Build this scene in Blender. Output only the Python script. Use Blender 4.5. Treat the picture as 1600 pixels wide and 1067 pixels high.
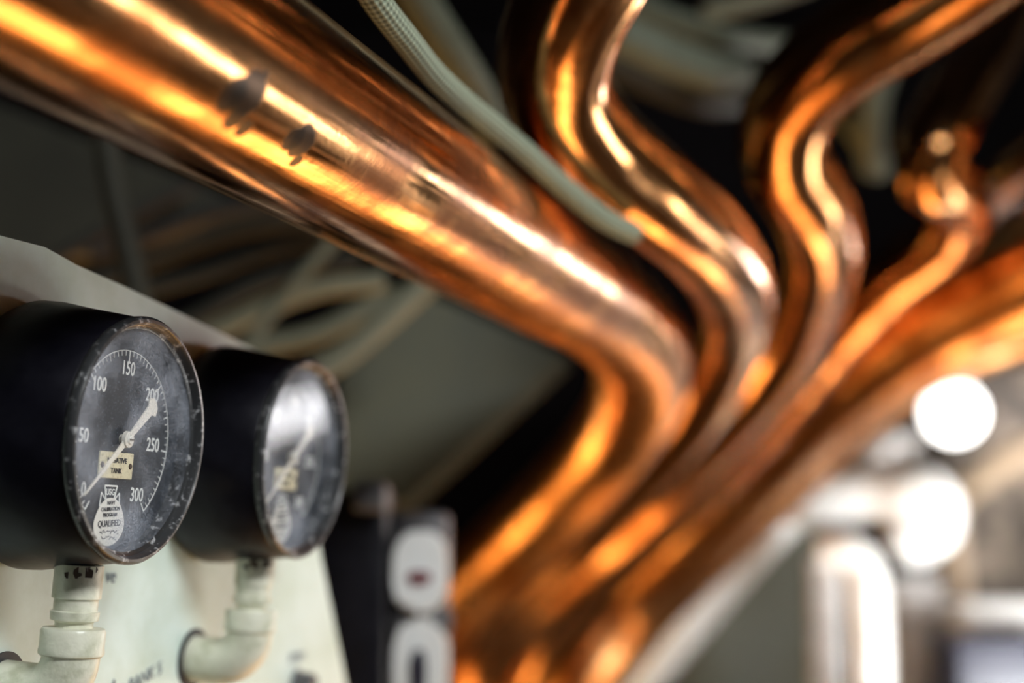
import bpy, bmesh, math, random
from mathutils import Vector, Matrix
random.seed(7)
for o in list(bpy.data.objects): bpy.data.objects.remove(o)
S = bpy.context.scene; COL = S.collection
PI = math.pi

# ------------------------------------------------------------------ camera, world, exposure
FPX = 2350.0; PITCH = math.radians(7.4); CZ = 1.5
camd = bpy.data.cameras.new('camera'); cam = bpy.data.objects.new('camera', camd); COL.objects.link(cam)
cam.location = (0, 0, CZ); cam.rotation_euler = (PI/2 + PITCH, 0, 0)
camd.sensor_width = 36; camd.lens = 36*FPX/1600; camd.clip_start = 0.02; camd.clip_end = 60
camd.dof.use_dof = True; camd.dof.focus_distance = 0.742; camd.dof.aperture_fstop = 2.6; camd.dof.aperture_blades = 0
S.camera = cam
w = bpy.data.worlds.new('world'); S.world = w; w.use_nodes = True
w.node_tree.nodes['Background'].inputs[0].default_value = (0.8, 0.85, 1, 1)
w.node_tree.nodes['Background'].inputs[1].default_value = 0.012
S.view_settings.view_transform = 'Standard'; S.view_settings.look = 'None'
S.view_settings.exposure = 0.0; S.view_settings.gamma = 1
S.render.use_motion_blur = False
# strip lamps: two ends, the point they face, width, colour, radiance
LAMPS = [
 ('main', (1.378, 2.385, 1.568), (1.424, 2.73, 1.665), (-.3, .9, 1.45), .07, (.95, .96, 1.0), 7.5),
 ('far',  (1.435, 2.83, 1.635), (1.530, 3.64, 1.90), (-.3, .9, 1.45), .12, (1.0, .94, .92), 46),
 ('side', (1.42, 1.55, 1.20), (1.50, 2.35, 1.14), (-.2, .9, 1.45), .20, (1.0, .91, .80), 11),
 ('near', (1.36, .45, .78), (1.44, 1.30, .78), (-.2, .8, 1.40), .30, (1.0, 1.0, 1.0), 7),  # added fill light for the gauge panel, no known fixture
 ('warm', (.04, 1.06, .56), (.74, 2.50, 1.10), (.1, .9, 1.75), .24, (1.0, .50, .14), 6.3),  # added amber strip, gives the copper its orange bands
 ('left', (-.70, 1.45, 1.06), (-.56, 3.15, 1.06), (.3, 2.0, 1.50), .42, (1.0, .52, .14), 6.5),  # added amber strip, stands in for a warm-lit area mirrored by the bundle
 ('rear', (.72, -.62, 2.66), (1.36, -.14, 2.66), (-.2, .8, 1.45), .34, (.96, .99, 1.0), 42),
 ('low',  (.86, 2.20, 1.16), (1.30, 2.30, 1.16), (.62, 2.95, 1.56), .18, (.97, 1.0, 1.0), 62),  # added fill strip that brightens the white pipes
]

# ------------------------------------------------------------------ helpers
def ray(x, y):
    return Vector(((x-800)/FPX, math.cos(PITCH)-math.sin(PITCH)*(533.5-y)/FPX, math.sin(PITCH)+math.cos(PITCH)*(533.5-y)/FPX))
def at(x, y, d):
    return Vector((0, 0, CZ)) + ray(x, y)*d
def link(name, me, mat=None, parent=None):
    o = bpy.data.objects.new(name, me); COL.objects.link(o)
    if mat:
        me.materials.clear(); me.materials.append(mat)
    if parent: o.parent = parent
    return o
def obj(name, bm, mat, parent=None, smooth=True, loc=None):
    me = bpy.data.meshes.new(name)
    bmesh.ops.recalc_face_normals(bm, faces=bm.faces)
    bm.to_mesh(me); bm.free()
    if smooth:
        for p in me.polygons: p.use_smooth = True
        me.set_sharp_from_angle(angle=math.radians(40))
    return link(name, me, mat, parent)
def tag(o, label, cat, group=None):
    o['label'] = label; o['category'] = cat
    if group: o['group'] = group
    return o
def thing(name, label, cat, loc=(0,0,0), rz=0, group=None, rx=0):
    o = bpy.data.objects.new(name, None); COL.objects.link(o); o.location = loc; o.rotation_euler = (rx,0,rz)
    o.empty_display_size = .02
    return tag(o, label, cat, group)
def recentre(o):
    """move the origin of a mesh thing to its bounding-box base"""
    me = o.data; vs = [v.co for v in me.vertices]
    c = Vector((sum(v.x for v in vs)/len(vs), sum(v.y for v in vs)/len(vs), min(v.z for v in vs)))
    me.transform(Matrix.Translation(-c)); o.location = c
    return o
def struct(name, bm, mat):
    o = obj(name, bm, mat, smooth=False); o['kind'] = 'structure'; return o
def box(bm, c, s, rot=None, bev=0):
    m = Matrix.Translation(c) @ (rot.to_4x4() if rot else Matrix.Identity(4)) @ Matrix.Diagonal((*s, 1))
    r = bmesh.ops.create_cube(bm, size=1, matrix=m)
    if bev:
        es = {e for v in r['verts'] for e in v.link_edges}
        bmesh.ops.bevel(bm, geom=list(es), offset=bev, segments=3, profile=.5, affect='EDGES')
def spline(pts, n=14):
    """centripetal-ish Catmull-Rom through pts (Vectors)"""
    P = [pts[0]*2-pts[1]] + list(pts) + [pts[-1]*2-pts[-2]]; out = []
    for i in range(1, len(P)-2):
        p0, p1, p2, p3 = P[i-1], P[i], P[i+1], P[i+2]
        t0 = 0; t1 = t0+max((p1-p0).length,1e-6)**.5; t2 = t1+max((p2-p1).length,1e-6)**.5; t3 = t2+max((p3-p2).length,1e-6)**.5
        for k in range(n):
            t = t1+(t2-t1)*k/n
            a1 = p0*((t1-t)/(t1-t0))+p1*((t-t0)/(t1-t0)); a2 = p1*((t2-t)/(t2-t1))+p2*((t-t1)/(t2-t1)); a3 = p2*((t3-t)/(t3-t2))+p3*((t-t2)/(t3-t2))
            b1 = a1*((t2-t)/(t2-t0))+a2*((t-t0)/(t2-t0)); b2 = a2*((t3-t)/(t3-t1))+a3*((t-t1)/(t3-t1))
            out.append(b1*((t2-t)/(t2-t1))+b2*((t-t1)/(t2-t1)))
    out.append(pts[-1].copy()); return out
def tube(bm, path, r, seg=24, cap=True):
    """sweep a circle; r number or list; uv = (around, metres along)"""
    uv = bm.loops.layers.uv.verify()
    n = len(path); R = r if isinstance(r, (list, tuple)) else [r]*n
    T = [(path[min(i+1, n-1)]-path[max(i-1, 0)]).normalized() for i in range(n)]
    u = T[0].orthogonal().normalized(); rings = []; L = [0]
    for i in range(n):
        u = (u - T[i]*u.dot(T[i])).normalized(); v = T[i].cross(u)
        rings.append([bm.verts.new(path[i]+(u*math.cos(2*PI*k/seg)+v*math.sin(2*PI*k/seg))*R[i]) for k in range(seg)])
        if i: L.append(L[-1]+(path[i]-path[i-1]).length)
    for i in range(n-1):
        for k in range(seg):
            k2 = (k+1) % seg
            f = bm.faces.new((rings[i][k], rings[i][k2], rings[i+1][k2], rings[i+1][k]))
            for lp, (a, b) in zip(f.loops, ((k/seg, L[i]), ((k+1)/seg, L[i]), ((k+1)/seg, L[i+1]), (k/seg, L[i+1]))):
                lp[uv].uv = (a, b)
    if cap:
        bm.faces.new(list(reversed(rings[0]))); bm.faces.new(rings[-1])
def lathe(bm, prof, axis='Y', seg=96, c=(0,0,0), closed=False):
    """prof: list of (radius, along); revolve about local axis"""
    rings = []
    for r, a in prof:
        ring = []
        for k in range(seg):
            t = 2*PI*k/seg; p = (r*math.cos(t), a, r*math.sin(t)) if axis == 'Y' else (r*math.cos(t), r*math.sin(t), a)
            ring.append(bm.verts.new(Vector(p)+Vector(c)))
        rings.append(ring)
    m = len(rings)
    for i in range(m if closed else m-1):
        a, b = rings[i], rings[(i+1) % m]
        for k in range(seg):
            k2 = (k+1) % seg; bm.faces.new((a[k], a[k2], b[k2], b[k]))
    if not closed:
        if prof[0][0] > 1e-5: bm.faces.new(rings[0])
        if prof[-1][0] > 1e-5: bm.faces.new(rings[-1])
    return bm
def prism(bm, pts, off):
    a = [bm.verts.new(p) for p in pts]; b = [bm.verts.new(p+off) for p in pts]; n = len(pts)
    bm.faces.new(a); bm.faces.new(list(reversed(b)))
    for i in range(n): bm.faces.new((a[i], a[(i+1) % n], b[(i+1) % n], b[i]))

# ------------------------------------------------------------------ materials
def mat(name, col, rough=.5, metal=0, emit=None, noise=None, bump=None, coat=0, spec=.5):
    """noise: (scale, colour2, lo, hi[, rough2]); bump: (scale, strength, distance)"""
    m = bpy.data.materials.new(name); m.use_nodes = True; nt = m.node_tree; N = nt.nodes; L = nt.links
    b = N['Principled BSDF']; b.inputs['Base Color'].default_value = (*col, 1); b.inputs['Roughness'].default_value = rough
    b.inputs['Metallic'].default_value = metal; b.inputs['Coat Weight'].default_value = coat; b.inputs['Specular IOR Level'].default_value = spec
    if emit: b.inputs['Emission Color'].default_value = (*emit[0], 1); b.inputs['Emission Strength'].default_value = emit[1]
    if noise or bump: tc = N.new('ShaderNodeTexCoord')
    if noise:
        t = N.new('ShaderNodeTexNoise'); t.inputs['Scale'].default_value = noise[0]; t.inputs['Detail'].default_value = 8; t.inputs['Roughness'].default_value = .65
        L.new(tc.outputs['Object'], t.inputs['Vector'])
        mr = N.new('ShaderNodeMapRange'); mr.inputs['From Min'].default_value = noise[2]; mr.inputs['From Max'].default_value = noise[3]
        L.new(t.outputs['Fac'], mr.inputs['Value'])
        mx = N.new('ShaderNodeMix'); mx.data_type = 'RGBA'; mx.inputs['A'].default_value = (*col, 1); mx.inputs['B'].default_value = (*noise[1], 1)
        L.new(mr.outputs['Result'], mx.inputs['Factor']); L.new(mx.outputs['Result'], b.inputs['Base Color'])
        if len(noise) > 4:
            r2 = N.new('ShaderNodeMapRange'); r2.inputs['To Min'].default_value = rough; r2.inputs['To Max'].default_value = noise[4]
            L.new(mr.outputs['Result'], r2.inputs['Value']); L.new(r2.outputs['Result'], b.inputs['Roughness'])
    if bump:
        t = N.new('ShaderNodeTexNoise'); t.inputs['Scale'].default_value = bump[0]; t.inputs['Detail'].default_value = 5
        L.new(tc.outputs['Object'], t.inputs['Vector'])
        bp = N.new('ShaderNodeBump'); bp.inputs['Strength'].default_value = bump[1]; bp.inputs['Distance'].default_value = bump[2]
        L.new(t.outputs['Fac'], bp.inputs['Height']); L.new(bp.outputs['Normal'], b.inputs['Normal'])
    return m
def copper(name, stains=(), matte=None, dull=0):
    m = bpy.data.materials.new(name); m.use_nodes = True; nt = m.node_tree; N = nt.nodes; L = nt.links
    b = N['Principled BSDF']; b.inputs['Metallic'].default_value = 1
    tc = N.new('ShaderNodeTexCoord'); geo = N.new('ShaderNodeNewGeometry')
    def noise(scale, detail=6, vec=None, rough=.6):
        t = N.new('ShaderNodeTexNoise'); t.inputs['Scale'].default_value = scale; t.inputs['Detail'].default_value = detail; t.inputs['Roughness'].default_value = rough
        L.new(vec or tc.outputs['Object'], t.inputs['Vector']); return t
    n1 = noise(14); n2 = noise(70)
    mp = N.new('ShaderNodeMapping'); mp.inputs['Scale'].default_value = (26, 2.5, 1); L.new(tc.outputs['UV'], mp.inputs['Vector'])
    n3 = noise(4, 8, mp.outputs['Vector'])                                     # draw marks along the pipe
    cr = N.new('ShaderNodeValToRGB'); e = cr.color_ramp.elements
    e[0].position = .41; e[0].color = (.30, .115, .034, 1); e[1].position = .66; e[1].color = (.90, .47, .20, 1)
    L.new(n1.outputs['Fac'], cr.inputs['Fac'])
    ad = N.new('ShaderNodeMath'); ad.operation = 'MULTIPLY'; L.new(n1.outputs['Fac'], ad.inputs[0]); L.new(n3.outputs['Fac'], ad.inputs[1])
    mr = N.new('ShaderNodeMapRange'); mr.inputs['From Min'].default_value = .15; mr.inputs['From Max'].default_value = .38
    mr.inputs['To Min'].default_value = .27+dull; mr.inputs['To Max'].default_value = .09+dull; L.new(ad.outputs[0], mr.inputs['Value'])
    col, rgh = cr.outputs['Color'], mr.outputs['Result']
    if matte:                                                                  # duller patina over one stretch of the pipe
        su = N.new('ShaderNodeSeparateXYZ'); L.new(tc.outputs['UV'], su.inputs[0])
        a1 = N.new('ShaderNodeMapRange'); a1.inputs['From Min'].default_value = matte[0]; a1.inputs['From Max'].default_value = matte[1]; a1.inputs['To Max'].default_value = .10; L.new(su.outputs[1], a1.inputs['Value'])
        a2 = N.new('ShaderNodeMath'); a2.operation = 'ADD'; L.new(rgh, a2.inputs[0]); L.new(a1.outputs['Result'], a2.inputs[1]); rgh = a2.outputs[0]
    for p, rad in stains:
        dn = noise(45, 5)
        sb = N.new('ShaderNodeVectorMath'); sb.operation = 'SUBTRACT'; L.new(geo.outputs['Position'], sb.inputs[0]); sb.inputs[1].default_value = p
        ln = N.new('ShaderNodeVectorMath'); ln.operation = 'LENGTH'; L.new(sb.outputs[0], ln.inputs[0])
        ma = N.new('ShaderNodeMath'); ma.operation = 'MULTIPLY_ADD'; L.new(dn.outputs['Fac'], ma.inputs[0]); ma.inputs[1].default_value = rad*1.5; L.new(ln.outputs['Value'], ma.inputs[2])
        ms = N.new('ShaderNodeMapRange'); ms.inputs['From Min'].default_value = rad*1.5; ms.inputs['From Max'].default_value = rad*1.68; ms.inputs['To Min'].default_value = .96; ms.inputs['To Max'].default_value = 0
        L.new(ma.outputs[0], ms.inputs['Value'])
        mx = N.new('ShaderNodeMix'); mx.data_type = 'RGBA'; L.new(ms.outputs['Result'], mx.inputs['Factor']); L.new(col, mx.inputs['A']); mx.inputs['B'].default_value = (.014, .010, .008, 1)
        col = mx.outputs['Result']
        mf = N.new('ShaderNodeMix'); L.new(ms.outputs['Result'], mf.inputs['Factor']); L.new(rgh, mf.inputs['A']); mf.inputs['B'].default_value = .30
        rgh = mf.outputs['Result']
    L.new(col, b.inputs['Base Color']); L.new(rgh, b.inputs['Roughness'])
    bp = N.new('ShaderNodeBump'); bp.inputs['Strength'].default_value = .35; bp.inputs['Distance'].default_value = .0012 if matte else .0026
    sm = N.new('ShaderNodeMath'); sm.operation = 'ADD'; L.new(n1.outputs['Fac'], sm.inputs[0])
    m2 = N.new('ShaderNodeMath'); m2.operation = 'MULTIPLY'; m2.inputs[1].default_value = .12; L.new(n2.outputs['Fac'], m2.inputs[0]); L.new(m2.outputs[0], sm.inputs[1])
    L.new(sm.outputs[0], bp.inputs['Height']); L.new(bp.outputs['Normal'], b.inputs['Normal'])
    return m
def braid(name, c1, c2):
    m = bpy.data.materials.new(name); m.use_nodes = True; nt = m.node_tree; N = nt.nodes; L = nt.links
    b = N['Principled BSDF']; b.inputs['Roughness'].default_value = .7
    tc = N.new('ShaderNodeTexCoord'); sp = N.new('ShaderNodeSeparateXYZ'); L.new(tc.outputs['UV'], sp.inputs[0])
    def M(op, a, bb=None):
        n = N.new('ShaderNodeMath'); n.operation = op
        for i, q in enumerate((a, bb)):
            if q is None: continue
            if isinstance(q, (int, float)): n.inputs[i].default_value = q
            else: L.new(q, n.inputs[i])
        return n.outputs[0]
    u = M('MULTIPLY', sp.outputs[0], 2*PI*7); v = M('MULTIPLY', sp.outputs[1], 2*PI*150)
    s = M('MULTIPLY', M('SINE', M('ADD', u, v)), M('SINE', M('SUBTRACT', u, v)))
    f = M('MULTIPLY_ADD', s, .5); N.get(f.node.name).inputs[2].default_value = .5
    mx = N.new('ShaderNodeMix'); mx.data_type = 'RGBA'; mx.inputs['A'].default_value = (*c1, 1); mx.inputs['B'].default_value = (*c2, 1)
    L.new(f, mx.inputs['Factor']); L.new(mx.outputs['Result'], b.inputs['Base Color'])
    bp = N.new('ShaderNodeBump'); bp.inputs['Strength'].default_value = .7; bp.inputs['Distance'].default_value = .0012; L.new(f, bp.inputs['Height']); L.new(bp.outputs['Normal'], b.inputs['Normal'])
    return m
def clear_glass(name):
    m = bpy.data.materials.new(name); m.use_nodes = True; nt = m.node_tree; N = nt.nodes; L = nt.links
    N.remove(N['Principled BSDF']); out = N['Material Output']
    tr = N.new('ShaderNodeBsdfTransparent'); gl = N.new('ShaderNodeBsdfGlossy'); gl.inputs['Roughness'].default_value = .02
    df = N.new('ShaderNodeBsdfDiffuse'); df.inputs['Color'].default_value = (.75, .82, .95, 1)
    lw = N.new('ShaderNodeLayerWeight'); lw.inputs['Blend'].default_value = .5
    pw = N.new('ShaderNodeMath'); pw.operation = 'POWER'; pw.inputs[1].default_value = 5; L.new(lw.outputs['Facing'], pw.inputs[0])
    fr = N.new('ShaderNodeMath'); fr.operation = 'MULTIPLY_ADD'; fr.inputs[1].default_value = .75; fr.inputs[2].default_value = .03; L.new(pw.outputs[0], fr.inputs[0])
    m1 = N.new('ShaderNodeMixShader'); L.new(fr.outputs[0], m1.inputs[0]); L.new(tr.outputs[0], m1.inputs[1]); L.new(gl.outputs[0], m1.inputs[2])
    tc = N.new('ShaderNodeTexCoord'); n1 = N.new('ShaderNodeTexNoise'); n1.inputs['Scale'].default_value = 1400; n1.inputs['Detail'].default_value = 4
    n2 = N.new('ShaderNodeTexNoise'); n2.inputs['Scale'].default_value = 28; n2.inputs['Detail'].default_value = 4
    L.new(tc.outputs['Object'], n1.inputs['Vector']); L.new(tc.outputs['Object'], n2.inputs['Vector'])
    mu = N.new('ShaderNodeMath'); mu.operation = 'MULTIPLY'; L.new(n1.outputs['Fac'], mu.inputs[0]); L.new(n2.outputs['Fac'], mu.inputs[1])
    mr = N.new('ShaderNodeMapRange'); mr.inputs['From Min'].default_value = .20; mr.inputs['From Max'].default_value = .40; mr.inputs['To Max'].default_value = .26
    L.new(mu.outputs[0], mr.inputs['Value'])                                    # dust on the pane
    m2 = N.new('ShaderNodeMixShader'); L.new(mr.outputs['Result'], m2.inputs[0]); L.new(m1.outputs[0], m2.inputs[1]); L.new(df.outputs[0], m2.inputs[2])
    L.new(m2.outputs[0], out.inputs[0]); return m
def ink(name, col):                                                             # printed marks
    return mat(name, col, .6)

M = dict(
 black=mat('black enamel', (.003, .003, .006), .34, noise=(60, (.007, .007, .012), .4, .7, .45), bump=(90, .25, .0006), spec=.28),
 rim=mat('worn black rim', (.03, .032, .034), .32, noise=(190, (.44, .45, .46), .565, .65, .35), bump=(120, .4, .0008)),
 dial=mat('dial black', (.020, .026, .036), .55, noise=(900, (.20, .23, .28), .56, .74, .8)),
 white=ink('dial white', (.82, .84, .82)), dark=ink('print black', (.02, .02, .025)),
 pointer=mat('pointer white', (.80, .77, .68), .5, noise=(220, (.10, .08, .06), .64, .70)),
 cream=mat('cream plate', (.72, .66, .45), .5, noise=(500, (.30, .24, .10), .54, .74)),
 sticker=mat('sticker paper', (.80, .78, .72), .6, noise=(420, (.25, .22, .18), .62, .72)),
 panel=mat('painted panel', (.72, .85, .80), .42, noise=(16, (.60, .72, .62), .4, .65), bump=(160, .12, .0006)),
 fitting=mat('painted fitting', (.76, .76, .62), .32, noise=(60, (.52, .53, .38), .48, .68), bump=(70, .7, .0022)),
 chip=mat('chipped paint brown', (.07, .045, .03), .6),
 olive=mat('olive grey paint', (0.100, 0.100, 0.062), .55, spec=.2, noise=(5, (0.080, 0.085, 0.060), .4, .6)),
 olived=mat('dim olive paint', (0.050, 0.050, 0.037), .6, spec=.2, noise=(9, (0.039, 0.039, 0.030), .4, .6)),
 cable=mat('cable sheath', (0.038, 0.036, 0.027), .6, spec=.2, noise=(22, (0.030, 0.030, 0.022), .4, .65)),
 cabled=mat('dark cable sheath', (0.016, 0.015, 0.013), .6), cablel=mat('light cable sheath', (0.180, 0.175, 0.110), .6, noise=(22, (0.150, 0.150, 0.096), .4, .65)),
 hose=mat('grey green hose', (0.143, 0.160, 0.118), .6, spec=.2, noise=(40, (0.109, 0.122, 0.088), .4, .65)),
 hull=mat('hull lining shade black', (.0045, .004, .005), .8, spec=.05), wall=mat('wall paint', (.13, .135, .12), .6, noise=(3, (.09, .09, .08), .4, .6)),  # hull near black: shadow of the void is put into its colour
 deck=mat('deck linoleum', (.09, .06, .04), .35, noise=(6, (.06, .04, .03), .4, .6)),
 whitep=mat('white gloss paint', (.88, .90, .89), .4, noise=(8, (.78, .78, .74), .4, .7)),
 grime=mat('mottled white paint', (.62, .61, .60), .5, noise=(14, (.34, .32, .30), .45, .62)),
 tan=mat('tan lagging', (.42, .31, .20), .6, noise=(8, (.26, .19, .13), .4, .6)), brown=mat('brown grey machinery', (.07, .055, .042), .6, noise=(5, (.40, .31, .23), .45, .62)),
 navy=mat('dark blue box', (.018, .018, .035), .4), greygreen=mat('grey green panel paint', (0.120, 0.132, 0.100), .5, noise=(4, (.12, .13, .10), .4, .6)),
 steel=mat('grey steel', (0.161, 0.161, 0.168), .45, .3, noise=(30, (0.084, 0.084, 0.091), .4, .6)), brass=mat('brass', (.80, .50, .12), .28, 1, noise=(20, (.45, .26, .05), .4, .7, .4)),
 red=mat('dark red enamel', (.16, .02, .03), .5),
 hose_braid=braid('braided sleeve', (.05, .065, .04), (.42, .48, .35)),
 glass=clear_glass('gauge glass'),
)
COPPER = copper('copper')

# ------------------------------------------------------------------ room shell
X0, X1, Y0, Y1, Z1 = -1.35, 2.45, -1.3, 5.2, 3.3
def slab(name, c, s, m):
    bm = bmesh.new(); box(bm, Vector(c), s); return struct(name, bm, m)
slab('floor', ((X0+X1)/2, (Y0+Y1)/2, -.05), (X1-X0+.2, Y1-Y0+.2, .1), M['deck'])
slab('ceiling', ((X0+X1)/2, (Y0+Y1)/2, Z1+.05), (X1-X0+.2, Y1-Y0+.2, .1), M['hull'])
slab('wall_left', (X0-.05, (Y0+Y1)/2, Z1/2), (.1, Y1-Y0, Z1), M['hull'])
slab('wall_right', (X1+.05, (Y0+Y1)/2, Z1/2), (.1, Y1-Y0, Z1), M['wall'])
slab('wall_back', ((X0+X1)/2, Y0-.05, Z1/2), (X1-X0, .1, Z1), M['wall'])
slab('wall_front', ((X0+X1)/2, Y1+.05, Z1/2), (X1-X0, .1, Z1), M['hull'])

# ------------------------------------------------------------------ lamps
LAB = {'main': 'short dim white strip lamp on the right at eye level, sloping upward', 'far': 'bright white strip lamp on the right, farthest along and highest', 'side': 'dim white lamp panel on the right, middle one of three in a row', 'near': 'broadest white fill panel, added on the right beside the viewer', 'left': 'warm amber glow strip added on the left below the cables for the bundle highlights', 'low': 'white fill strip added low in front of the white pipes', 'warm': 'sloping warm amber glow strip added under the copper bundle for orange highlights', 'rear': 'broad white ceiling lamp behind the viewer'}
for key, A, B, tgt, wd, colr, rad in LAMPS:
    A, B = Vector(A), Vector(B); loc = (A+B)/2; ln = (B-A).length; xa = (B-A).normalized()
    za = -(Vector(tgt)-loc); za = (za-xa*za.dot(xa)).normalized(); ya = za.cross(xa)
    t = bpy.data.objects.new('strip_lamp', None); COL.objects.link(t); t.location = loc; t.rotation_mode = 'QUATERNION'
    t.rotation_quaternion = Matrix((xa, ya, za)).transposed().to_quaternion(); tag(t, LAB[key], 'lamp')
    bm = bmesh.new(); box(bm, Vector((0, 0, .045)), (ln+.06, wd+.04, .08), bev=.006); obj('housing', bm, M['whitep'], t)
    bm = bmesh.new(); box(bm, Vector((0, 0, -.002)), (ln, wd, .012), bev=.004); obj('diffuser', bm, mat(key+' lamp glow', (.9, .9, .9), .5, emit=(colr, rad)), t)

# ------------------------------------------------------------------ gauges and their panel
HD = math.radians(17); H = Vector((math.sin(HD), math.cos(HD), 0)); TILT = math.radians(4); N0 = Vector((math.cos(HD), -math.sin(HD), 0)); ZW = Vector((0, 0, 1))
NRM = N0*math.cos(TILT)-ZW*math.sin(TILT); UP = ZW*math.cos(TILT)+N0*math.sin(TILT)   # the gauge board leans a little over the viewer
RZ = math.radians(73)
G1 = at(225, 688, .732)
def on_plane(x, y, off):
    """point where the pixel's ray meets the plane parallel to the dials, off metres behind the bezel front"""
    O = Vector((0, 0, CZ)); d = ray(x, y); P = G1-NRM*off
    return O + d*((P-O).dot(NRM)/d.dot(NRM))
DEPTH = .066
edge = [(-160, 330), (0, 368), (70, 386), (92, 398), (120, 414), (200, 450), (350, 522), (440, 566), (462, 640), (502, 870), (541, 1067), (580, 1270), (-160, 1270)]
bm = bmesh.new(); prism(bm, [on_plane(x, y, DEPTH) for x, y in edge], -NRM*.008)
es = [e for e in bm.edges]; bmesh.ops.bevel(bm, geom=es, offset=.0012, segments=2, affect='EDGES')
t = obj('gauge_panel', bm, M['panel']); recentre(t); tag(t, 'pale grey-green painted steel panel carrying the two black gauges', 'panel'); PANEL = t

def text_mesh(s, size, c, rot=0, align='CENTER', sx=1, sh=0, ext=.00012, bold=0):
    cu = bpy.data.curves.new('t', 'FONT'); cu.body = s; cu.size = size; cu.align_x = align; cu.align_y = 'CENTER'; cu.extrude = ext; cu.shear = sh; cu.offset = bold; cu.resolution_u = 4
    o = bpy.data.objects.new('t', cu); COL.objects.link(o); bpy.context.view_layer.update()
    me = bpy.data.meshes.new_from_object(o); bpy.data.objects.remove(o)
    # text XY -> gauge XZ, facing local -Y
    m = Matrix.Translation(Vector((c[0], c[1], c[2]))) @ Matrix.Rotation(PI/2, 4, 'X') @ Matrix.Rotation(rot, 4, 'Z') @ Matrix.Diagonal((sx, 1, 1, 1))
    me.transform(m); return me
def join_into(bm, me): bm.from_mesh(me); bpy.data.meshes.remove(me)

def bar(bm, x0, z0, x1, z1, wd, y, th=.0003):
    a = Vector((x0, y, z0)); b = Vector((x1, y, z1)); d = (b-a).normalized(); s = Vector((-d.z, 0, d.x))*wd/2
    prism(bm, [a-s, b-s, b+s, a+s], Vector((0, -th, 0)))

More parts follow.
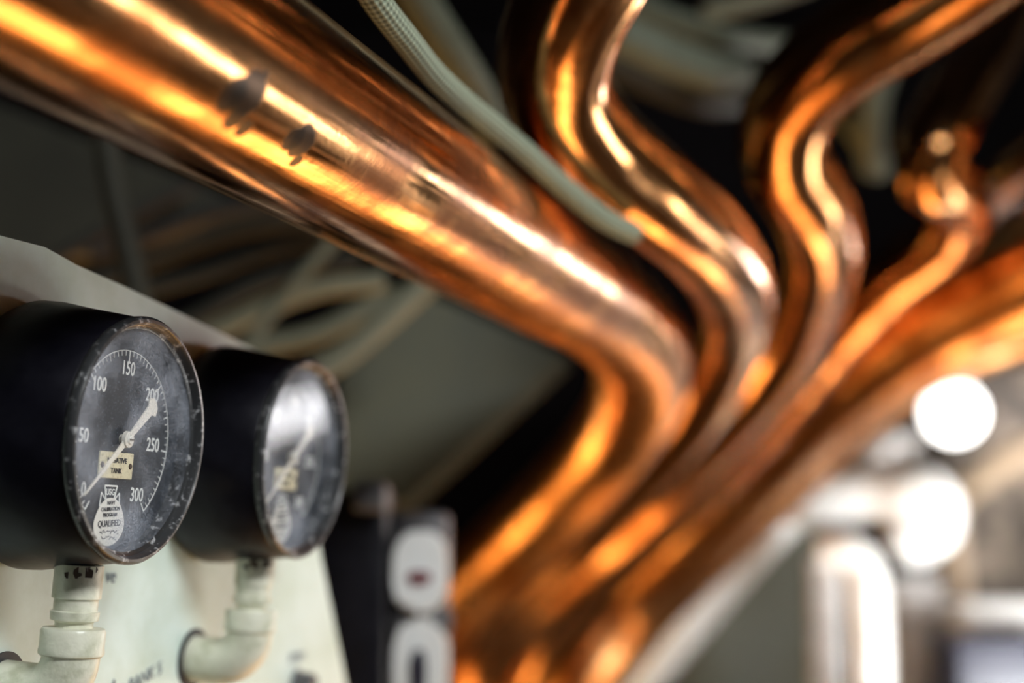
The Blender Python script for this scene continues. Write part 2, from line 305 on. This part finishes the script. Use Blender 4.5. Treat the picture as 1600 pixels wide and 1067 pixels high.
def make_gauge(name_label, loc):
    g = thing('pressure_gauge', name_label, 'gauge', loc, RZ, 'black round pressure gauges on the panel', TILT)
    F = -DEPTH                                           # local y of the bezel front; wall at y=0
    bm = bmesh.new()
    lathe(bm, [(.050, -.0005), (.060, -.0005), (.0650, -.003), (.0668, -.008), (.0664, -.016), (.0640, -.030), (.0600, F+.0075), (.0590, F+.0060), (.0545, F+.0160), (.050, F+.0160)], closed=True)
    obj('case', bm, M['black'], g)
    bm = bmesh.new()
    lathe(bm, [(.0575, F+.0075), (.0592, F+.0065), (.0604, F+.0042), (.0604, F+.002), (.0590, F+.0002), (.0575, F), (.0566, F+.0012), (.0562, F+.0045), (.0552, F+.0052), (.0542, F+.0054), (.0542, F+.0150)], closed=True)
    bz = obj('bezel', bm, M['rim'], g)
    yd = F+.0125                                         # dial plane
    bm = bmesh.new(); lathe(bm, [(0.0001, yd), (.0545, yd), (.0545, yd+.0012), (.0001, yd+.0012)]); dial = obj('dial', bm, M['dial'], g)
    bm = bmesh.new()
    # scale arc + ticks, angle measured clockwise from straight down
    A0, A1 = math.radians(37), math.radians(323); Rr = .0435
    def pt(a, r): return (-math.sin(a)*r, -math.cos(a)*r)
    n = 120
    for i in range(n):
        a, b = A0+(A1-A0)*i/n, A0+(A1-A0)*(i+1)/n; bar(bm, *pt(a, Rr), *pt(b, Rr), .0004, yd)
    for i in range(61):
        a = A0+(A1-A0)*i/60; big = i % 10 == 0; mid = i % 5 == 0
        bar(bm, *pt(a, Rr+.0002), *pt(a, Rr-(.0052 if big else .0036 if mid else .0026)), .0007 if big else .0004, yd)
    for s, x, z in (('0', -.0290, -.0255), ('50', -.0330, -.0005), ('100', -.0240, .0245), ('150', 0, .0345), ('200', .0245, .0235), ('250', .0295, -.0015), ('300', .0185, -.0270)):
        join_into(bm, text_mesh(s, .0096, (x, yd-.0001, z), sx=.86, bold=.0001))
    obj('scale_marking', bm, M['white'], dial)
    # maker's keystone mark
    bm = bmesh.new(); kx, kz = -.0055, -.0265; W = .0008
    q = [(-.0055, .0035), (.0055, .0035), (.0036, -.003), (-.0036, -.003)]
    for i in range(4): bar(bm, kx+q[i][0], kz+q[i][1], kx+q[(i+1) % 4][0], kz+q[(i+1) % 4][1], W, yd)
    for sgn in (-1, 1):
        z = [(.0042, -.003), (.0080, .0002), (.0086, -.0065), (.0052, -.0045), (.0024, -.0072)]
        for i in range(4): bar(bm, kx+sgn*z[i][0], kz+z[i][1], kx+sgn*z[i+1][0], kz+z[i+1][1], W*.8, yd)
    join_into(bm, text_mesh('USG', .0042, (kx, yd-.0001, kz+.0004), bold=.00005)); obj('maker_mark', bm, M['white'], dial)
    # name plate
    bm = bmesh.new(); box(bm, Vector((-.0040, yd-.0006, -.0130)), (.0300, .0010, .0128), bev=.0003); pl = obj('name_plate', bm, M['cream'], g)
    bm = bmesh.new(); join_into(bm, text_mesh('NEGATIVE', .0036, (-.0040, yd-.0013, -.0107), sx=1.05, bold=.00006)); join_into(bm, text_mesh('TANK', .0036, (-.0040, yd-.0013, -.0157), sx=1.0, bold=.00006)); obj('lettering', bm, M['dark'], pl)
    for sx in (-1, 1):
        bm = bmesh.new(); lathe(bm, [(.0001, yd-.0017), (.0011, yd-.0016), (.0015, yd-.0011), (.0015, yd-.0008), (.0001, yd-.0008)], seg=16, c=(-.0040+sx*.0125, 0, -.0130)); obj('screw', bm, M['chip'], pl)
    # sticker
    bm = bmesh.new(); pts = []
    for i in range(40):
        a = 2*PI*i/40; r = 1-.16*max(0, math.sin(a))*abs(math.cos(a))
        pts.append(Vector((-.0045+.0135*math.cos(a)*r, yd-.0002, -.0412+.0125*math.sin(a)*(1 if math.sin(a) > 0 else .86))))
    prism(bm, pts, Vector((0, -.0002, 0))); st = obj('sticker', bm, M['sticker'], g, smooth=False)
    bm = bmesh.new()
    for s, z, sz, k in (('NAVY', -.0312, .0026, 1), ('CALIBRATION', -.0342, .0026, 1.0), ('PROGRAM', -.0370, .0026, 1), ('QUALIFIED', -.0412, .0044, .92)):
        join_into(bm, text_mesh(s, sz, (-.0045, yd-.0005, z), sx=k, rot=.05, bold=.00004))
    rnd = random.Random(3)
    for row, z in enumerate((-.0452, -.0482)):
        x = -.0125+row*.002
        while x < .0035-row*.002:
            dx = rnd.uniform(.0009, .0018); bar(bm, x, z+rnd.uniform(-.0010, .0010), x+dx, z+rnd.uniform(-.0010, .0010), .00032, yd-.0003); x += dx
    obj('print', bm, M['dark'], st)
    # pointer
    bm = bmesh.new(); yp = yd-.0030; a = math.radians(49.5)                       # towards the lower left
    d = Vector((-math.sin(a), 0, -math.cos(a))); s = Vector((d.z, 0, -d.x))
    prof = [(.0432, .0003), (.028, .0010), (.004, .0016), (-.006, .0017), (-.024, .0028), (-.0265, .0055), (-.0300, .0035), (-.0310, .0)]
    L_ = [d*u+s*v+Vector((0, yp, 0)) for u, v in prof]; R_ = [d*u-s*v+Vector((0, yp, 0)) for u, v in reversed(prof[:-1])]
    prism(bm, L_+R_, Vector((0, -.0007, 0))); po = obj('pointer', bm, M['pointer'], g, smooth=False)
    bm = bmesh.new(); lathe(bm, [(.0001, yp-.0028), (.0020, yp-.0026), (.0026, yp-.0018), (.0040, yp-.0016), (.0042, yp+.0004), (.0024, yp+.0006), (.0024, yd+.0001), (.0001, yd+.0001)], seg=32); obj('hub', bm, M['pointer'], po)
    bm = bmesh.new(); box(bm, Vector((0, yp-.0030, 0)), (.0034, .0006, .0006)); obj('hub_slot', bm, M['chip'], po)
    # glass
    bm = bmesh.new(); lathe(bm, [(.0541, F+.0055), (.0541, F+.0067)], seg=96); obj('glass', bm, M['glass'], g)
    return g
base1 = G1-NRM*DEPTH
make_gauge('nearest black pressure gauge, sharp, negative tank plate on its dial', base1)
G2 = on_plane(481, 717, 0); base2 = G2-NRM*DEPTH
# second gauge: copy of the thing, its parts and their sub-parts
def copy_tree(o, parent=None):
    c = o.copy(); COL.objects.link(c)
    if parent: c.parent = parent
    for ch in [x for x in bpy.data.objects if x.parent == o]: copy_tree(ch, c)
    return c
g1 = [o for o in bpy.data.objects if o.name == 'pressure_gauge'][0]
bpy.context.view_layer.update()
g2 = copy_tree(g1); g2.location = base2; g2['label'] = 'second black pressure gauge, blurred, with a white lamp mirrored in its glass'

def make_fitting(base, label, name='pipe_elbow'):
    f = thing(name, label, 'pipe fitting', base, RZ, 'cream painted pipe fittings under the gauges', TILT)
    y = -.0370; z0 = -.0622
    bm = bmesh.new()      # nipple: octagonal body narrowing to a thread
    lathe(bm, [(.0118, z0), (.0118, z0-.016), (.0106, z0-.0165), (.0106, z0-.022), (.0118, z0-.0225), (.0115, z0-.0265), (.0092, z0-.0275), (.0092, z0-.0310)], axis='Z', seg=32, c=(0, y, 0)); obj('nipple', bm, M['fitting'], f)
    for k in range(5):
        bm = bmesh.new(); n = 9; ang = math.atan2(-.513, -.857)+(.15, -.25, .05, .62, -.1)[k]; zz = z0-(.0030, .0045, .0085, .0015, .0130)[k]
        rr = (.0056, .0042, .0015, .0034, .0013)[k]; e1 = Vector((-math.sin(ang), math.cos(ang), 0)); e0 = Vector((math.cos(ang)*.01165, y+math.sin(ang)*.01165, zz))
        pts = [e0+e1*rr*random.uniform(.6, 1.2)*math.cos(2*PI*i/n)*1.2+ZW*rr*random.uniform(.5, 1)*math.sin(2*PI*i/n)*.7 for i in range(n)]
        prism(bm, pts, -Vector((math.cos(ang), math.sin(ang), 0))*.0014); obj('paint_chip', bm, M['chip'], f, smooth=False)
    zc = z0-.0310
    bm = bmesh.new(); lathe(bm, [(.0090, zc+.001), (.0148, zc+.0005), (.0156, zc-.001), (.0154, zc-.0085), (.0158, zc-.0105), (.0156, zc-.0120), (.0146, zc-.0128), (.0138, zc-.0130)], axis='Z', seg=48, c=(0, y, 0)); obj('collar', bm, M['fitting'], f)
    bm = bmesh.new(); R0 = .0185; path = []
    for i in range(15):
        a = PI/2*i/14; path.append(Vector((0, y+R0-R0*math.cos(a)*1.0, zc-.0135-R0*math.sin(a))))
    path = [Vector((0, y, zc-.010))]+path+[Vector((0, -.0005, path[-1].z))] if path[-1].y < -.001 else [Vector((0, y, zc-.010))]+path
    tube(bm, path, .0140, 40); obj('elbow', bm, M['fitting'], f)
    bm = bmesh.new(); lathe(bm, [(.0001, -.0012), (.0180, -.0012), (.0180, -.0002), (.0001, -.0002)], axis='Y', seg=48, c=(0, 0, path[-1].z)); obj('opening_dark_disc', bm, M['dark'], f)  # flat black disc standing in for the dark gap behind the elbow
make_fitting(base1, 'cream painted nipple and elbow directly under the nearest gauge')
make_fitting(base2, 'cream painted nipple and elbow under the second, blurred gauge')

# writing on the panel
def panel_text(s, x, y, size, rot, m, sh=.15, sx=1, bold=0):
    p = on_plane(x, y, DEPTH); loc = (p-base1); lx = loc.dot(H); lz = loc.dot(UP)
    bm = bmesh.new(); join_into(bm, text_mesh(s, size, (lx, -.0004, lz), rot=rot, sh=sh, sx=sx, ext=.0001, bold=bold))
    bm.transform(Matrix.Translation(base1) @ Matrix.Rotation(RZ, 4, 'Z') @ Matrix.Rotation(TILT, 4, 'X')); return bm
pen = ink('pencil blue grey', (.10, .13, .18))
for s, x, y, sz, rot, lab in (('ve', 172, 900, .0115, -.05, 'lettering'), ('BANK 5', 226, 1058, .0105, .22, 'lettering'), ('A', 176, 1073, .0105, .2, 'lettering'), ('5MMPS', 463, 1027, .0085, 0, 'lettering')):
    bm = panel_text(s, x, y, sz, rot, pen, sx=1.0); o = obj(lab, bm, pen, smooth=False)
    o.parent = PANEL; o.matrix_parent_inverse = Matrix.Translation(-PANEL.location)
# small knurled knob at the panel's lower edge
p = on_plane(463, 1066, DEPTH)
k = thing('panel_knob', 'small dark round knob on the panel below the second gauge', 'knob', p, RZ, None, TILT)
bm = bmesh.new(); lathe(bm, [(.0001, -.014), (.006, -.014), (.0075, -.012), (.0078, -.002), (.0095, -.0004), (.0001, -.0004)], seg=24); obj('knob_cap', bm, M['steel'], k)

# ------------------------------------------------------------------ copper pipes
def hit_cyl(x, y, A, B, r):
    O = Vector((0, 0, CZ)); d = ray(x, y).normalized(); a = (B-A).normalized(); w_ = O-A
    dp = d-a*d.dot(a); ap = w_-a*w_.dot(a); aa = dp.dot(dp); bb = 2*dp.dot(ap); cc = ap.dot(ap)-r*r
    return O+d*((-bb-math.sqrt(max(bb*bb-4*aa*cc, 0)))/(2*aa))
PA, PB = at(160, -1, .590), at(950, 484, 1.377)
st = [(hit_cyl(392, 148, PA, PB, .05), .0135), (hit_cyl(362, 148, PA, PB, .05), .0095), (hit_cyl(380, 200, PA, PB, .05), .0065), (hit_cyl(368, 186, PA, PB, .05), .0085), (hit_cyl(470, 224, PA, PB, .05), .0095), (hit_cyl(455, 219, PA, PB, .05), .0075), (hit_cyl(462, 252, PA, PB, .05), .0045)]
COPPER1 = copper('stained copper', st, (.48, .72))
def pipe(pts, r, label, m=None, seg=48, name='copper_pipe', cat='pipe', group='bent copper pipes', n=14, cap=True):
    P = spline([at(x, y, d) for x, y, d in pts], n)
    bm = bmesh.new(); tube(bm, P, r, seg, cap); o = obj(name, bm, m or COPPER); recentre(o); return tag(o, label, cat, group)
lin = lambda x: .100*FPX/(405+(x-160)*(175-405)/800)
pipe([(-420, -430, .422), (-330, -302, .436), (-230, -241, .460), (-80, -149, .502), (160, -1, .590), (460, 183, .753), (640, 293.5, .903), (760, 367, 1.042), (860, 429, 1.195), (945, 481, 1.365), (1000, 548, 1.52), (995, 620, 1.64), (955, 690, 1.74), (880, 775, 1.80), (790, 865, 1.86), (700, 955, 1.90), (640, 1040, 1.93), (610, 1150, 1.95), (600, 1300, 1.95)],
     .05, 'largest shiny copper pipe, stained, sweeping from top left to the bundle', COPPER1, 72)
pipe([(1150, -1500, 1.0), (1090, -560, .95), (1010, -200, .92), (945, -80, .93), (885, 30, .96), (868, 130, 1.01), (918, 218, 1.07), (1010, 300, 1.14), (1095, 372, 1.25), (1142, 445, 1.40), (1140, 530, 1.60), (1090, 635, 1.78), (1010, 730, 1.90), (910, 830, 1.98), (800, 935, 2.02), (720, 1030, 2.05), (685, 1150, 2.05), (680, 1300, 2.05)],
     .0385, 'copper pipe entering top centre, bending beside the hose end')
pipe([(2700, -900, 1.25), (2000, -400, 1.12), (1640, -140, 1.15), (1540, -60, 1.20), (1420, 20, 1.25), (1300, 95, 1.29), (1235, 165, 1.33), (1222, 240, 1.37), (1258, 305, 1.43), (1282, 375, 1.53), (1268, 460, 1.68), (1225, 555, 1.85), (1140, 655, 2.0), (1040, 755, 2.1), (930, 860, 2.14), (820, 965, 2.17), (745, 1060, 2.2), (710, 1200, 2.2), (705, 1330, 2.2)],
     .041, 'copper pipe entering top right with a tight S bend over it')
pipe([(1900, -700, 2.9), (1740, -340, 2.6), (1660, -160, 2.30), (1600, -40, 2.05), (1550, 70, 1.82), (1485, 175, 1.66), (1450, 258, 1.63), (1500, 315, 1.72), (1475, 372, 1.80), (1400, 430, 1.88), (1320, 510, 1.97), (1235, 610, 2.10), (1140, 715, 2.22), (1040, 810, 2.30), (935, 905, 2.36), (845, 1000, 2.40), (790, 1100, 2.4), (770, 1250, 2.4)],
     .038, 'copper pipe with a hooked bend near the upper right edge')
pipe([(2900, -60, 1.45), (2200, 200, 1.6), (1850, 320, 1.7), (1720, 375, 1.75), (1600, 435, 1.86), (1450, 510, 2.0), (1310, 610, 2.20), (1190, 725, 2.42), (1085, 840, 2.55), (985, 945, 2.62), (905, 1060, 2.6), (880, 1180, 2.6), (875, 1330, 2.6)],
     .068, 'wide brownish copper pipe running in from the right edge', copper('brown copper', dull=.1))
pipe([(2700, 60, 2.2), (2200, 255, 2.3), (1800, 420, 2.35), (1600, 515, 2.42), (1450, 578, 2.5), (1330, 665, 2.62), (1225, 770, 2.75), (1105, 885, 2.88), (1005, 985, 2.94), (935, 1090, 2.96), (925, 1300, 2.96)],
     .040, 'pale pinkish copper pipe lying behind the wide brownish one', copper('dull copper', dull=.2))
pipe([(2600, -250, 1.45), (2100, -30, 1.5), (1760, 150, 1.60), (1660, 215, 1.70), (1590, 262, 1.85), (1545, 310, 2.05), (1500, 350, 2.25), (1440, 400, 2.45)],
     .028, 'short copper pipe at the right edge behind the hooked bend')

# ------------------------------------------------------------------ hoses and cables
def run(pts, wpx, label, m, name, cat='cable', group=None, seg=20, n=8):
    r = [wpx_ for wpx_ in (wpx if isinstance(wpx, (list, tuple)) else [wpx]*len(pts))]
    rad = sum(w_*p[2]/FPX/2 for w_, p in zip(r, pts))/len(pts)
    P = spline([at(*p) for p in pts], n); bm = bmesh.new(); tube(bm, P, rad, seg); o = obj(name, bm, m); recentre(o); return tag(o, label, cat, group)
run([(545, -70, .77), (587, 0, .79), (636, 64, .82), (674, 112, .85), (719, 155, .89), (763, 191, .93), (813, 232, .97), (883, 294, 1.02), (946, 343, 1.06), (990, 364, 1.09)], [43, 43, 43, 42, 41, 40, 39, 38, 37, 36], 'grey-green braided hose arching above the largest copper pipe', M['hose_braid'], 'braided_hose', 'hose', seg=32, n=14)
run([(605, -90, 1.25), (655, 0, 1.28), (702, 75, 1.32), (740, 135, 1.4), (772, 200, 1.5)], 58, 'smooth dim hose just right of the braided hose', M['hose'], 'rubber_hose', 'hose')
g = 'grey-green hoses at the top centre'
run([(930, -30, 1.95), (1000, 8, 1.95), (1070, 38, 2.0), (1140, 58, 2.05), (1230, 70, 2.3)], 34, 'uppermost thin grey-green hose between the two middle copper pipes', M['hose'], 'rubber_hose', 'hose', g)
run([(900, 20, 1.8), (970, 50, 1.8), (1040, 84, 1.82), (1100, 108, 1.86), (1150, 112, 2.1)], 62, 'thickest grey-green hose in the group between the middle copper pipes', M['hose'], 'rubber_hose', 'hose', g)
run([(900, 80, 1.9), (965, 105, 1.92), (1030, 135, 1.96), (1085, 155, 2.0), (1150, 160, 2.3)], 40, 'lowest dim hose in the group between the middle copper pipes', M['cable'], 'rubber_hose', 'hose', g)
run([(1100, 22, 1.9), (1160, 8, 1.9), (1225, -12, 1.9), (1300, -40, 1.9)], 28, 'tan cable crossing the top edge at centre right', M['cablel'], 'cable', 'cable')
g = 'pale hoses behind the S bend'
run([(1400, 40, 1.95), (1384, 100, 1.95), (1366, 160, 1.95), (1362, 220, 1.98), (1372, 262, 2.05)], 42, 'upright pale hose behind the S-bent copper pipe', M['hose'], 'rubber_hose', 'hose', g)
run([(1270, 140, 2.1), (1310, 176, 2.08), (1345, 214, 2.05), (1362, 262, 2.14)], 34, 'slanting pale hose behind the S-bent copper pipe', M['hose'], 'rubber_hose', 'hose', g)
g = 'cables behind the gauge panel'
cabs = [((60, 420), (135, 380), (215, 335), (300, 290), 20, 'cabled', 'topmost thin dark cable at the left, above the panel edge'),
        ((120, 440), (190, 400), (260, 365), (340, 335), 22, 'cabled', 'dark cable at left just above the panel, under the topmost one'),
        ((215, 372), (290, 345), (380, 322), (470, 312), 26, 'cabled', 'dark cable passing right of the upright strap, upper one'),
        ((225, 412), (310, 378), (400, 352), (500, 340), 32, 'cable', 'dim grey cable below the dark ones, reaching the big copper pipe'),
        ((240, 450), (320, 428), (410, 395), (520, 365), 26, 'cable', 'dim cable in the middle of the bundle behind the panel'),
        ((300, 500), (380, 455), (460, 425), (560, 405), 30, 'cable', 'olive cable low in the bundle behind the panel'),
        ((330, 520), (420, 478), (500, 450), (600, 440), 34, 'cablel', 'light olive cable just above the second gauge'),
        ((400, 520), (440, 470), (490, 410), (540, 360), 22, 'cablel', 'light olive cable crossing steeply over the others'),
        ((420, 540), (500, 520), (570, 485), (650, 455), 36, 'cablel', 'broad light olive cable above the second gauge, lowest but one'),
        ((470, 590), (530, 560), (590, 510), (670, 440), 44, 'cablel', 'lowest broad olive cable, curving up beside the olive duct')]
for i, (a, b, c, d, wd, mk, lab) in enumerate(cabs):
    dz = 1.66-.028*i
    run([(2*a[0]-b[0], 2*a[1]-b[1], dz-.02), (*a, dz), (*b, dz+.015), (*c, dz+.03), (*d, dz+.05)], wd, lab, M[mk], 'cable', 'cable', g, seg=16)
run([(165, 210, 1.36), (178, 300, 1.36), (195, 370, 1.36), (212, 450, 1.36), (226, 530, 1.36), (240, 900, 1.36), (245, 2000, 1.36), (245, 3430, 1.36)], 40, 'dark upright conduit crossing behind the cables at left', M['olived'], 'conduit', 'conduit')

def plate(name, px, thick, m, label, cat, bev=.004):
    pts = [at(*p) for p in px]; n = (pts[1]-pts[0]).cross(pts[2]-pts[0]).normalized()
    if n.y < 0: n = -n
    # make planar
    pts = [p-n*(p-pts[0]).dot(n) for p in pts]
    bm = bmesh.new(); prism(bm, pts, n*thick)
    if bev: bmesh.ops.bevel(bm, geom=list(bm.edges), offset=bev, segments=3, affect='EDGES')
    o = obj(name, bm, m); recentre(o); return tag(o, label, cat)
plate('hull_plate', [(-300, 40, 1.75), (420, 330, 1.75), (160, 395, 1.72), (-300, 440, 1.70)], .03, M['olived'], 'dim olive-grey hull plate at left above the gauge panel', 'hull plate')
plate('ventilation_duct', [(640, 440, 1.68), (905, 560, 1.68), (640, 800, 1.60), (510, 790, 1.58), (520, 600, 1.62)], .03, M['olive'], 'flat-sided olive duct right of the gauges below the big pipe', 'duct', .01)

# ------------------------------------------------------------------ dark cabinet and white level indicators
t = thing('equipment_cabinet', 'black steel cabinet standing right behind the second gauge', 'cabinet', at(560, 1060, 1.28))
bm = bmesh.new()
def pbox(bm, x0, y0, x1, y1, d, th, bev=.004):
    a = at(x0, y0, d); b = at(x1, y1, d); c = (a+b)/2; box(bm, Vector((c.x, c.y+th/2, c.z)), (abs(b.x-a.x), th, abs(a.z-b.z)), bev=bev)
pbox(bm, 490, 765, 600, 1260, 1.28, .10); bm.transform(Matrix.Translation(-t.location)); obj('cabinet_body', bm, M['black'], t)
bm = bmesh.new(); pbox(bm, 550, 752, 604, 800, 1.27, .05, .006); bm.transform(Matrix.Translation(-t.location)); obj('top_bracket', bm, M['steel'], t)
t = thing('indicator_column', 'white twin-lobed indicator unit with a dark red mark, beside the black cabinet', 'indicator', at(655, 1060, 1.32))
T0 = Matrix.Translation(-t.location)
bm = bmesh.new(); pbox(bm, 610, 798, 698, 1260, 1.36, .06, .008); bm.transform(T0); obj('back_plate', bm, M['steel'], t)
def oval(bm, x, y, wx, wy, d, th):
    c = at(x, y, d); n = 40; sc = d/FPX
    pts = [c+Vector((math.copysign(abs(math.cos(2*PI*i/n))**.75, math.cos(2*PI*i/n))*wx*sc/2, 0, math.copysign(abs(math.sin(2*PI*i/n))**.75, math.sin(2*PI*i/n))*wy*sc/2)) for i in range(n)]
    prism(bm, pts, Vector((0, th, 0)))
for y, wy in ((893, 128), (1048, 168)):
    bm = bmesh.new(); oval(bm, 656, y, 84, wy, 1.31, .045); bmesh.ops.bevel(bm, geom=[e for e in bm.edges], offset=.004, segments=3, affect='EDGES'); bm.transform(T0)
    lobe = obj('indicator_lobe', bm, M['whitep'], t)
bm = bmesh.new(); oval(bm, 655, 903, 36, 20, 1.306, .006); bm.transform(T0); obj('red_mark', bm, M['red'], t)
bm = bmesh.new(); oval(bm, 654, 1050, 24, 70, 1.306, .006); bm.transform(T0); obj('dark_slot', bm, M['navy'], t)
bm = bmesh.new(); tube(bm, [at(614, 968, 1.33), at(706, 972, 1.33)], .011, 20); bm.transform(T0); obj('clamp_bar', bm, M['steel'], t)

# brass straps of the pipe bundle
def strap(px, label, wd=.02):
    P = spline([at(*p) for p in px], 8); bm = bmesh.new(); tube(bm, P, wd, 16); o = obj('brass_hanger', bm, M['brass']); recentre(o); tag(o, label, 'pipe hanger', 'brass hangers behind the copper bundle')
strap([(880, 720, 2.12), (965, 640, 2.14), (1050, 575, 2.16), (1130, 520, 2.18)], 'lower brass hanger rod glinting inside the first two bends')
strap([(1120, 560, 2.36), (1190, 505, 2.36), (1262, 440, 2.36), (1300, 380, 2.36)], 'upper brass hanger rod glinting between second and third pipe')

# ------------------------------------------------------------------ far right machinery
def whitepipe(pts, wpx, label, m, name='painted_pipe', cat='pipe', seg=28):
    return run(pts, wpx, label, m, name, cat, None, seg, 12)
whitepipe([(900, 1180, 3.25), (985, 1075, 3.2), (1080, 960, 3.15), (1160, 865, 3.12), (1224, 796, 3.12)], 74, 'cream painted pipe slanting along the underside of the copper bundle', M['whitep'])
wp = whitepipe([(1230, 780, 3.0), (1300, 773, 2.95), (1380, 770, 2.9), (1440, 775, 2.86)], 88, 'bright white horizontal pipe ending in a fat rounded elbow', M['whitep'])
bm = bmesh.new(); q = spline([at(1400, 772, 2.88), (at(1440, 782, 2.86)), at(1450, 812, 2.86), at(1425, 838, 2.86), at(1408, 850, 2.87)], 8)
k_ = len(q); tube(bm, q, [.050+.014*math.sin(PI*min(1, .15+i/(k_-1)*.9))**.6 for i in range(k_)], 32); bm.transform(Matrix.Translation(-wp.location)); obj('elbow', bm, M['whitep'], wp)
whitepipe([(1288, 862, 2.8), (1320, 860, 2.78), (1348, 885, 2.77), (1357, 940, 2.76), (1362, 1040, 2.76), (1366, 1250, 2.76)], 58, 'white pipe curving down to the bottom edge under the elbow', M['whitep'])
def pslab(name, x0, y0, x1, y1, d, th, m, label, cat, bev=.008):
    bm = bmesh.new(); pbox(bm, x0, y0, x1, y1, d, th, bev); o = obj(name, bm, m); recentre(o); return tag(o, label, cat)
pslab('label_plate', 1272, 872, 1322, 1260, 2.9, .03, M['grime'], 'narrow mottled white plate left of the descending white pipe', 'plate')
pslab('switch_box', 1400, 905, 1480, 1260, 3.0, .12, M['grime'], 'greyish white upright box right of the descending white pipe', 'box')
pslab('locker', 1060, 815, 1290, 1330, 3.5, .3, M['greygreen'], 'grey-green locker seen below the bright white pipe', 'locker')
pslab('equipment_box', 1500, 1000, 1700, 1260, 2.7, .2, M['navy'], 'dark navy box in the lower right corner', 'box')
pslab('instrument_case', 1510, 945, 1680, 985, 2.9, .2, M['whitep'], 'bluish white case above the dark navy box', 'case')
pslab('machinery_block', 1476, 560, 1800, 960, 3.9, .5, M['brown'], 'mottled brown-grey machinery block at the right edge', 'machinery', .03)
pslab('bulkhead_fitting', 1240, 640, 1442, 760, 4.1, .3, M['brown'], 'dim brown-grey fitting behind the lamp and white pipe', 'machinery', .04)
whitepipe([(1455, 880, 3.5), (1478, 800, 3.45), (1530, 745, 3.4), (1620, 700, 3.4), (1720, 680, 3.4)], 50, 'tan lagged pipe arching up to the right edge', M['tan'])
whitepipe([(1488, 800, 3.3), (1490, 870, 3.25), (1496, 930, 3.22), (1498, 985, 3.22), (1500, 1300, 3.22), (1500, 1940, 3.22)], 42, 'short upright tan pipe above the dark box', M['tan'])
whitepipe([(1430, 700, 3.6), (1400, 690, 3.6), (1370, 715, 3.6), (1350, 740, 3.8), (1345, 742, 4.09)], 30, 'small grey curved pipe left of the globe lamp', M['grime'])
lp = at(1490, 645, 3.1)
t = thing('globe_lamp', 'glowing white globe lamp at the right behind the pipes', 'lamp', lp)
bm = bmesh.new(); bmesh.ops.create_uvsphere(bm, u_segments=32, v_segments=20, radius=.060); obj('globe', bm, mat('globe glow', (.9, .9, .9), .5, emit=((1, .98, .93), 5)), t)
bm = bmesh.new(); lathe(bm, [(.001, .085), (.03, .085), (.036, .06), (.030, .045), (.001, .045)], axis='Z', seg=24); obj('lamp_cap', bm, M['steel'], t)
